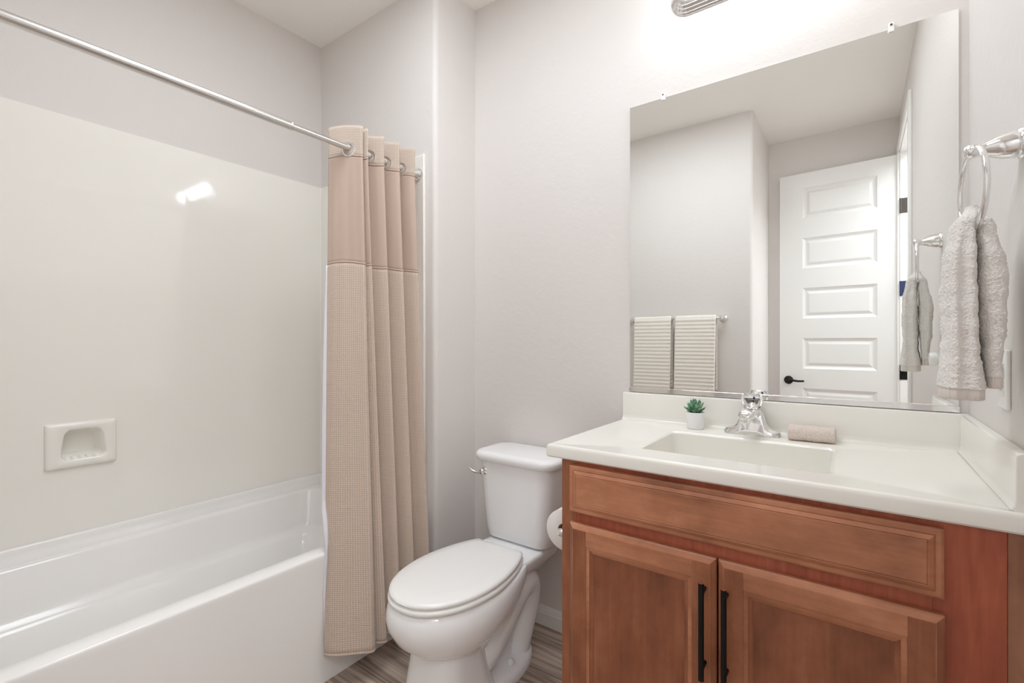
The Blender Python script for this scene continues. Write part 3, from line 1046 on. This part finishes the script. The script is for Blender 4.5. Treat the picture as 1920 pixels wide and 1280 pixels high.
# ------------------------------------------------------------------ succulent
SX, SY = -0.432, 1.628
suc = thing('potted_succulent', 'small green succulent in white pot standing on the sink top', 'plant', (SX, SY, KZ))
bm = B(); lathe(bm, [(0.022, 0.0), (0.0245, 0.0015), (0.0255, 0.006), (0.0292, 0.052), (0.0295, 0.055), (0.0285, 0.0562), (0.0270, 0.055), (0.0262, 0.050)], (SX, SY, KZ), (0, 0, 1), 40)
obj('pot', bm, M['pot'], suc, smooth=50)
bm = B(); lathe(bm, [(0.0262, 0.046), (0.0262, 0.050), (0.015, 0.053), (0.001, 0.054)], (SX, SY, KZ), (0, 0, 1), 24)
obj('soil', bm, M['soil'], suc, smooth=50)


def leaf_mesh(bm, base, az, tilt, L, W):
    rot = Matrix.Rotation(az, 4, 'Z') @ Matrix.Rotation(tilt, 4, 'Y')
    rings = []
    for i in range(9):
        f = i / 8
        wv = W * (0.55 + 0.9 * f) * (1 - f ** 3) ** 0.7 + 0.0003
        th = 0.0042 * (1 - f) ** 0.6 + 0.0006
        curve = 0.28 * L * f * f
        r = []
        for q in range(10):
            a = 2 * PI * q / 10
            p = Vector((-curve * 0.5 + th * math.sin(a) + abs(math.cos(a)) * wv * -0.18, wv * math.cos(a), L * f))
            r.append(Vector(base) + (rot @ p))
        rings.append(r)
    loft(bm, rings)


bm = B()
zb = KZ + 0.052
for ring, (num, tilt, L, W) in enumerate(((9, 1.12, 0.036, 0.0058), (8, 0.78, 0.040, 0.0062), (6, 0.42, 0.041, 0.0060), (4, 0.14, 0.040, 0.0048))):
    for i in range(num):
        az = 2 * PI * i / num + ring * 0.4 + rnd.uniform(-0.1, 0.1)
        leaf_mesh(bm, (SX + 0.004 * math.cos(az), SY + 0.004 * math.sin(az), zb + ring * 0.002), az, tilt + rnd.uniform(-0.1, 0.1), L * rnd.uniform(0.92, 1.08), W)
obj('leaves', bm, M['leaf'], suc, smooth=60)

# ------------------------------------------------------------------ rolled washcloth
WX, WY = -0.106, 1.630
bm = B()
hl = 0.057
rings = []
nr = 150
for i in range(141):
    f = i / 140
    x = -hl + 2 * hl * f
    e = min(f, 1 - f) * 2 * hl
    s = min(1.0, 0.90 + 0.10 * math.sqrt(min(1, e / 0.004)))
    ring = []
    for q in range(nr):
        a = 2 * PI * q / nr
        ry = 0.035 * math.copysign(abs(math.cos(a)) ** 0.62, math.cos(a)) * s
        rz = 0.0205 * math.copysign(abs(math.sin(a)) ** 0.72, math.sin(a)) * s
        p = Vector((x, ry, rz))
        d = noise.noise(p * 330) * 0.0022 + noise.noise(p * 45) * 0.0020
        p *= 1.0
        nrm = Vector((0, ry / 0.035, rz / 0.0205)).normalized()
        p += nrm * d
        # lap line where the cloth ends
        if abs(a - (2 * PI - 0.25)) < 0.07:
            p -= nrm * 0.0025
        ring.append((WX + p.x + 0.004 * p.y, WY + p.y + 0.06 * p.x, max(KZ + 0.0005, KZ + 0.0212 + p.z)))
    rings.append(ring)
loft(bm, rings, False, False)
for s in (0, -1):
    base = [Vector(p) for p in rings[s]]
    c = sum(base, Vector()) / len(base)
    prev = base
    for f, dep in ((0.86, 0.001), (0.72, -0.003), (0.55, 0.0), (0.40, -0.003), (0.2, 0.0), (0.05, -0.003)):
        sg = -1 if s == 0 else 1
        cur_r = [c + (p - c) * f + Vector((sg * dep, 0, 0)) for p in base]
        loft(bm, [prev, cur_r], False, False)
        prev = cur_r
    bm.faces.new([bm.verts.new(p) for p in prev])
bmesh.ops.remove_doubles(bm, verts=bm.verts, dist=1e-6)
tag(obj('washcloth', bm, M['terry_beige'], None, smooth=80), 'beige terry washcloth rolled up on the sink top beside the faucet', 'washcloth')

# ------------------------------------------------------------------ wall mirror
MX0, MX1, MZ0, MZ1 = -0.6857, 0.2172, 1.010, 2.0624
mir = thing('wall_mirror', 'large frameless rectangular mirror above the vanity', 'mirror', ((MX0 + MX1) / 2, YW, MZ0))
bm = B(); box(bm, MX0, MX1, YW - 0.0062, YW - 0.001, MZ0, MZ1)
g = obj('glass', bm, M['mirror'], mir, bevel=0.0008, segs=1)
bm = B()
prof = [(0.0, MZ0 - 0.006), (0.0095, MZ0 - 0.006), (0.0095, MZ0 + 0.010), (0.0066, MZ0 + 0.012), (0.0066, MZ0 - 0.001), (0.0, MZ0 - 0.001)]
extrude_profile(bm, prof, lambda a, c: (MX0 - 0.001, YW - 0.0005 - a, c), lambda a, c: (MX1 + 0.001, YW - 0.0005 - a, c))
obj('bottom_channel', bm, M['chrome'], mir, bevel=0.0007)
for cx in (-0.560, 0.078):
    bm = B()
    box(bm, cx - 0.007, cx + 0.007, YW - 0.0112, YW - 0.0066, MZ1 - 0.010, MZ1 + 0.004)
    box(bm, cx - 0.007, cx + 0.007, YW - 0.0112, YW - 0.0005, MZ1 + 0.0006, MZ1 + 0.016)
    cl = obj('clip', bm, M['clip'], mir, bevel=0.0025, segs=3)
    bm = B(); lathe(bm, [(0.0030, 0.0), (0.0030, 0.0010), (0.001, 0.0016)], (cx, YW - 0.0112, MZ1 + 0.009), (0, -1, 0), 12)
    obj('screw', bm, M['bronze'], cl, smooth=50)

# ------------------------------------------------------------------ vanity light
vl = thing('vanity_light', 'chrome vanity light bar with round bulbs on the wall above the mirror', 'light fixture', (-0.235, YW, 2.385))
LX0, LX1, LZ = -0.532, 0.062, 2.388
k = 8
bm = B()
rings = []
for r, d in ((0.062, 0.0), (0.062, 0.006), (0.057, 0.010), (0.057, 0.014), (0.050, 0.020), (0.050, 0.024), (0.043, 0.030), (0.043, 0.035), (0.036, 0.040), (0.034, 0.041)):
    off = 0.062 - r
    pts = rrect(LX0 + off, LX1 - off, LZ - r, LZ + r, r * 0.97, k)
    rings.append([(x, YW - d, z) for x, z in pts])
loft(bm, rings)
obj('backplate', bm, M['chrome'], vl, smooth=20)
for i in range(4):
    x = -0.235 + (i - 1.5) * 0.143
    bm = B(); lathe(bm, [(0.026, 0.0), (0.026, 0.004), (0.020, 0.008), (0.019, 0.028), (0.016, 0.030)], (x, YW - 0.040, LZ), (0, -1, 0), 24)
    sk = obj('socket', bm, M['chrome'], vl, smooth=40)
    bm = B(); bmesh.ops.create_uvsphere(bm, u_segments=32, v_segments=20, radius=0.040, matrix=Matrix.Translation((x, YW - 0.107, LZ)))
    obj('bulb', bm, M['globe'], vl, smooth=60)

# ------------------------------------------------------------------ towel ring
RX, RY, RZ = 0.172, 1.200, 1.538
tw = thing('towel_ring', 'chrome towel ring on the wall right of the mirror', 'towel ring', (XR, RY, RZ))
bm = B(); lathe(bm, [(0.028, 0.0), (0.028, 0.004), (0.026, 0.008), (0.022, 0.010)], (XR, RY, RZ), (-1, 0, 0), 32)
obj('mount', bm, M['chrome'], tw, smooth=40)
bm = B(); lathe(bm, [(0.024, 0.006), (0.0232, 0.016), (0.0215, 0.026), (0.0175, 0.037), (0.0130, 0.046), (0.0108, 0.052), (0.0110, 0.056), (0.0122, 0.061), (0.0130, 0.066), (0.0122, 0.072), (0.008, 0.0765), (0.001, 0.078)], (XR, RY, RZ), (-1, 0, 0), 32)
obj('post', bm, M['chrome'], tw, smooth=60)
RA = 0.09      # the ring hangs turned a little toward the door
RR = 0.076
rd = Vector((-math.sin(RA), math.cos(RA), 0))
rn = Vector((math.cos(RA), math.sin(RA), 0))
RC = Vector((RX, RY, RZ - RR + 0.004))
bm = B(); tube(bm, [RC + rd * (RR * math.sin(2 * PI * i / 64)) + Vector((0, 0, RR * math.cos(2 * PI * i / 64))) for i in range(64)], 0.0048, 16, closed=True)
obj('ring', bm, M['chrome'], tw, smooth=60)

# ------------------------------------------------------------------ hand towel through the ring
def towel_strand(q0f, q1f, pf, z_top, z_bot, crease, seed, n=240, nz=330):
    """q0f,q1f(z): extents across the ring plane, pf(z): half extent along it"""
    rings = []
    for j in range(nz + 1):
        f = j / nz
        z = z_top + (z_bot - z_top) * f
        q0, q1, p = q0f(f), q1f(f), pf(f)
        cq, hq = (q0 + q1) / 2, max(0.0005, abs(q1 - q0) / 2)
        ring = []
        band = 0.0006 * math.sin((z - z_bot) * 2 * PI / 0.034) if f < 0.93 else 0
        for i in range(n):
            a = 2 * PI * i / n
            c, s = math.cos(a), math.sin(a)
            x = hq * math.copysign(abs(c) ** 0.8, c)
            y = p * math.copysign(abs(s) ** 0.8, s)
            for (ca, depth, wid) in crease:
                d = (a - ca + PI) % (2 * PI) - PI
                g_ = math.exp(-(d / wid) ** 2) * depth * min(1, f * 4)
                y *= 1 - g_
            P = RC + rn * (cq + x) + rd * y
            v = Vector((P.x, P.y, z))
            nr_ = (rn * (x / hq) + rd * (y / max(p, 1e-4))).normalized()
            d = band + 0.0026 * noise.noise(v * 26 + Vector((seed, 0, 0))) + 0.0013 * noise.noise(v * 170) + 0.0016 * noise.noise(v * 360)
            ring.append(v + nr_ * d * min(1, f * 12))
        rings.append(ring)
    return rings


def lerp_tab(tab):
    def f(t):
        for (a, va), (c, vc) in zip(tab, tab[1:]):
            if t <= c:
                s = smoothstep(0, 1, (t - a) / (c - a))
                return va + (vc - va) * s
        return tab[-1][1]
    return f


ht = thing('hand_towel', 'grey terry hand towel hanging from the chrome ring', 'towel', (RX, RY, 1.09))
L = towel_strand(lerp_tab([(0, -0.010), (0.12, -0.030), (0.30, -0.040), (0.5, -0.0415), (0.8, -0.040), (1, -0.046)]), lerp_tab([(0, 0.006), (0.15, 0.000), (0.5, 0.001), (0.8, 0.003), (1, 0.012)]),
                 lerp_tab([(0, 0.012), (0.10, 0.038), (0.3, 0.052), (0.7, 0.056), (1, 0.060)]), 1.437, 1.106, [(-PI / 2 - 0.10, 0.20, 0.36), (PI / 2 + 0.1, 0.2, 0.35)], 3.0)
R = towel_strand(lerp_tab([(0, -0.006), (0.12, 0.002), (0.5, 0.004), (1, 0.010)]), lerp_tab([(0, 0.010), (0.15, 0.028), (0.4, 0.042), (0.7, 0.039), (0.9, 0.032), (1, 0.035)]),
                 lerp_tab([(0, 0.012), (0.10, 0.032), (0.3, 0.044), (0.7, 0.046), (1, 0.046)]), 1.434, 1.128, [(PI / 2 + 0.1, 0.2, 0.25)], 9.0)
bm = B(); loft(bm, L); loft(bm, R)
obj('terry', bm, M['terry_grey'], ht, smooth=80)
for ring in (L[-1], R[-1]):
    c = sum(ring, Vector()) / len(ring)
    bm = B()
    loft(bm, [[c + (p - c) * s + Vector((0, 0, dz)) for p in ring] for s, dz in ((0.93, 0.002), (0.95, -0.003), (0.95, -0.018), (0.90, -0.0205))])
    obj('hem', bm, M['terry_hem'], ht, smooth=60)

# ------------------------------------------------------------------ outlet with a plug-in
OY, OZ = 1.318, 1.116
out = thing('wall_outlet', 'white outlet cover plate on the right wall behind the hand towel', 'outlet', (XR, OY, OZ))
bm = B(); box(bm, XR - 0.0065, XR, OY - 0.037, OY + 0.037, OZ - 0.058, OZ + 0.058)
obj('cover_plate', bm, M['plastic'], out, bevel=0.004, segs=3)
bm = B(); box(bm, XR - 0.0085, XR - 0.003, OY - 0.0165, OY + 0.0165, OZ - 0.033, OZ + 0.033)
obj('receptacle', bm, M['plastic'], out, bevel=0.0015)
bm = B()
for dz in (-0.018,):
    for dy in (-0.0065, 0.0065):
        box(bm, XR - 0.0088, XR - 0.0075, OY + dy - 0.001, OY + dy + 0.001, OZ + dz - 0.004, OZ + dz + 0.004)
obj('socket_slot', bm, M['slot'], out)
pl = thing('plug_in_night_light', 'round white plug-in on the outlet, seen only in the mirror', 'night light', (XR - 0.0085, OY, OZ + 0.016))
bm = B(); lathe(bm, [(0.014, 0.0), (0.014, 0.014), (0.016, 0.016)], (XR - 0.0087, OY, OZ + 0.016), (-1, 0, 0), 32)
obj('plug_body', bm, M['plastic'], pl, smooth=40)
bm = B(); lathe(bm, [(0.016, 0.015), (0.0215, 0.017), (0.0225, 0.021), (0.0225, 0.031), (0.0205, 0.035), (0.010, 0.0365)], (XR - 0.0087, OY, OZ + 0.016), (-1, 0, 0), 32)
obj('dome', bm, M['plastic'], pl, smooth=40)

# ------------------------------------------------------------------ toilet paper on the cabinet side
PX, PY, PZ, PR = -0.731, 1.33, 0.607, 0.0625
tph = thing('toilet_paper_holder', 'chrome toilet paper holder on the left side of the vanity', 'paper holder', (CX0, PY, PZ))
for y in (PY - 0.068, PY + 0.068):
    bm = B()
    lathe(bm, [(0.020, 0.0), (0.020, 0.004), (0.016, 0.008), (0.010, 0.014), (0.008, 0.030), (0.0085, 0.048), (0.0115, 0.056), (0.0125, 0.064), (0.010, 0.072), (0.001, 0.075)], (CX0, y, PZ), (-1, 0, 0), 24)
    obj('post', bm, M['chrome'], tph, smooth=50)
bm = B(); tube(bm, [(PX, PY - 0.066, PZ), (PX, PY + 0.066, PZ)], 0.0065, 16)
obj('roller', bm, M['chrome'], tph, smooth=40)
tpr = thing('toilet_paper_roll', 'white toilet paper roll on the chrome holder beside the vanity', 'toilet paper', (PX, PY, PZ))
bm = B()
n = 64
rings = []
for r, y in ((0.021, -0.051), (PR - 0.002, -0.0515), (PR, -0.050), (PR, 0.050), (PR - 0.002, 0.0515), (0.021, 0.051), (0.021, -0.051)):
    rings.append([(PX + r * math.cos(2 * PI * i / n), PY + y, PZ + r * math.sin(2 * PI * i / n)) for i in range(n)])
loft(bm, rings, False, False)
bmesh.ops.remove_doubles(bm, verts=bm.verts, dist=1e-6)
obj('paper', bm, M['paper'], tpr, smooth=40)
bm = B()
loft(bm, [[(PX + r * math.cos(2 * PI * i / n), PY + y, PZ + r * math.sin(2 * PI * i / n)) for i in range(n)] for r, y in ((0.0205, -0.0505), (0.0205, 0.0505), (0.0195, 0.0505), (0.0195, -0.0505), (0.0205, -0.0505))], False, False)
bmesh.ops.remove_doubles(bm, verts=bm.verts, dist=1e-6)
obj('core', bm, M['card'], tpr, smooth=40)

# ------------------------------------------------------------------ towel bar and bath towels on the opposite wall (seen in the mirror)
TBY, TBZ = YT + 0.062, 1.352
tb = thing('towel_bar', 'chrome towel bar on the opposite wall, seen in the mirror', 'towel bar', (-1.06, YT, TBZ))
bm = B(); tube(bm, [(-1.40, TBY, TBZ), (-0.745, TBY, TBZ)], 0.008, 20)
obj('bar', bm, M['chrome'], tb, smooth=40)
for x in (-1.40, -0.745):
    bm = B(); lathe(bm, [(0.027, 0.0), (0.027, 0.004), (0.022, 0.009), (0.013, 0.016), (0.0105, 0.030), (0.012, 0.048), (0.015, 0.056), (0.0155, 0.066), (0.012, 0.074), (0.001, 0.077)], (x, YT, TBZ), (0, 1, 0), 28)
    obj('post', bm, M['chrome'], tb, smooth=50)


def bath_towel(x0, x1, seed, label):
    nx, ns = 36, 150
    drop_f, drop_b, rb = 0.62, 0.50, 0.015
    path = []
    for i in range(ns + 1):
        s = -drop_b + (drop_f + drop_b + PI * rb) * i / ns
        if s < 0:
            path.append((TBY - rb, TBZ + s, s, 1.0))
        elif s < PI * rb:
            a = s / rb
            path.append((TBY - rb * math.cos(a), TBZ + rb * math.sin(a), s, 1.0))
        else:
            path.append((TBY + rb, TBZ - (s - PI * rb), s, 1.0))
    bm = B()
    rows = []
    for (y, z, s, _) in path:
        row = []
        ang = min(max(s / rb, 0), PI)
        ny, nz = -math.cos(ang), math.sin(ang)
        rib = 0.0032 * math.sin(s * 2 * PI / 0.0265)
        for i in range(nx + 1):
            f = i / nx
            sway = 0.010 * max(0, s) * (1 - 2 * f)
            x = x0 + (x1 - x0) * f - 0.018 * max(0, s) + 0.0015 * noise.noise(Vector((seed, s * 30, f)))
            d = 0.006 + rib + 0.0012 * noise.noise(Vector((x * 25, s * 12, seed))) + 0.0012 * noise.noise(Vector((x * 200, s * 200, seed)))
            e = min(f, 1 - f) * (x1 - x0)
            d *= min(1, 0.35 + e / 0.010)
            row.append((x, y + ny * d, z + nz * d))
        rows.append(row)
    loft(bm, rows, False, False, closed=False)
    o = obj('bath_towel', bm, M['terry_cream'], None, smooth=80, normals=False)
    md = o.modifiers.new('solid', 'SOLIDIFY')
    md.thickness = 0.006
    md.offset = -1
    return tag(o, label, 'towel', 'bath towels on the towel bar')


bath_towel(-1.357, -1.078, 1.0, 'cream ribbed bath towel on the bar, left of the two in the mirror')
bath_towel(-1.053, -0.776, 5.0, 'cream ribbed bath towel on the bar, right of the two in the mirror')

# ------------------------------------------------------------------ open door resting near the entry wall (seen in the mirror)
hinge_p = Vector((XR - 0.004, DY0 - 0.018))
free_p = Vector((-0.480, -0.792))
dv = (free_p - hinge_p)
DW = dv.length
du = dv / DW
dn = Vector((du.y, -du.x))
if dn.y < 0:
    dn = -dn
DT = 0.035


def dpt(a, dpth, z):
    """a along the door from the hinge, dpth out of its visible face"""
    p = hinge_p + du * a + dn * dpth
    return (p.x, p.y, z)


bm = B()
DZ0, DZ1 = 0.012, 2.452
pa0, pa1 = 0.118, DW - 0.152
panels = []
for i in range(6):
    z1 = 2.340 - i * 0.375
    panels.append((z1 - 0.228, z1))
# face with six moulded panels, built as a grid of strips
def quad(a0, a1, z0, z1, d=0.0):
    bm.faces.new([bm.verts.new(dpt(a, d, z)) for a, z in ((a0, z0), (a1, z0), (a1, z1), (a0, z1))])
quad(0.002, pa0, DZ0, DZ1)
quad(pa1, DW, DZ0, DZ1)
zs = [DZ1]
for z0, z1 in panels:
    zs += [z1, z0]
zs.append(DZ0)
for i in range(0, len(zs), 2):
    quad(pa0, pa1, zs[i + 1], zs[i])
for z0, z1 in panels:
    rings = []
    for ins, d in ((0.0, 0.0), (0.004, -0.003), (0.012, -0.007), (0.020, -0.010), (0.026, -0.010), (0.042, -0.0045), (0.046, -0.004)):
        rings.append([dpt(a, d, z) for a, z in ((pa0 + ins, z0 + ins), (pa1 - ins, z0 + ins), (pa1 - ins, z1 - ins), (pa0 + ins, z1 - ins))])
    loft(bm, rings, False, True)
# back and edges
quad(0.002, DW, DZ0, DZ1, -DT)
for a in (0.002, DW):
    bm.faces.new([bm.verts.new(dpt(a, d, z)) for d, z in ((0, DZ0), (0, DZ1), (-DT, DZ1), (-DT, DZ0))])
for z in (DZ0, DZ1):
    bm.faces.new([bm.verts.new(dpt(a, d, z)) for a, d in ((0.002, 0), (DW, 0), (DW, -DT), (0.002, -DT))])
bmesh.ops.remove_doubles(bm, verts=bm.verts, dist=1e-5)
door = struct(obj('door_1', bm, M['door']))
ha, hz = DW - 0.060, 0.898
bm = B()
o0 = Vector(dpt(ha, 0.0, hz))
n3 = Vector((dn.x, dn.y, 0))
u3 = Vector((du.x, du.y, 0))
lathe(bm, [(0.031, 0.0), (0.031, 0.004), (0.027, 0.010), (0.014, 0.013), (0.011, 0.030), (0.012, 0.048), (0.008, 0.052)], o0, n3, 32)
P = spline([o0 + n3 * 0.043, o0 + n3 * 0.046 - u3 * 0.03, o0 + n3 * 0.044 - u3 * 0.07 - Vector((0, 0, 0.004)), o0 + n3 * 0.042 - u3 * 0.108 - Vector((0, 0, 0.002))], 6)
tube(bm, P, [0.0095 - 0.003 * i / (len(P) - 1) for i in range(len(P))], 14)
obj('door_handle', bm, M['black'], door, smooth=50)
for zz, mm in ((2.10, 'bronze'), (1.545, 'navy'), (0.985, 'black')):
    bm = B()
    box(bm, XR + 0.004, XR + 0.040, DY0, DY0 + 0.0025, zz - 0.05, zz + 0.05)
    tube(bm, [(XR + 0.001, DY0 + 0.004, zz - 0.05), (XR + 0.001, DY0 + 0.004, zz + 0.05)], 0.0055, 12)
    obj('hinge', bm, M[mm], door, smooth=40)
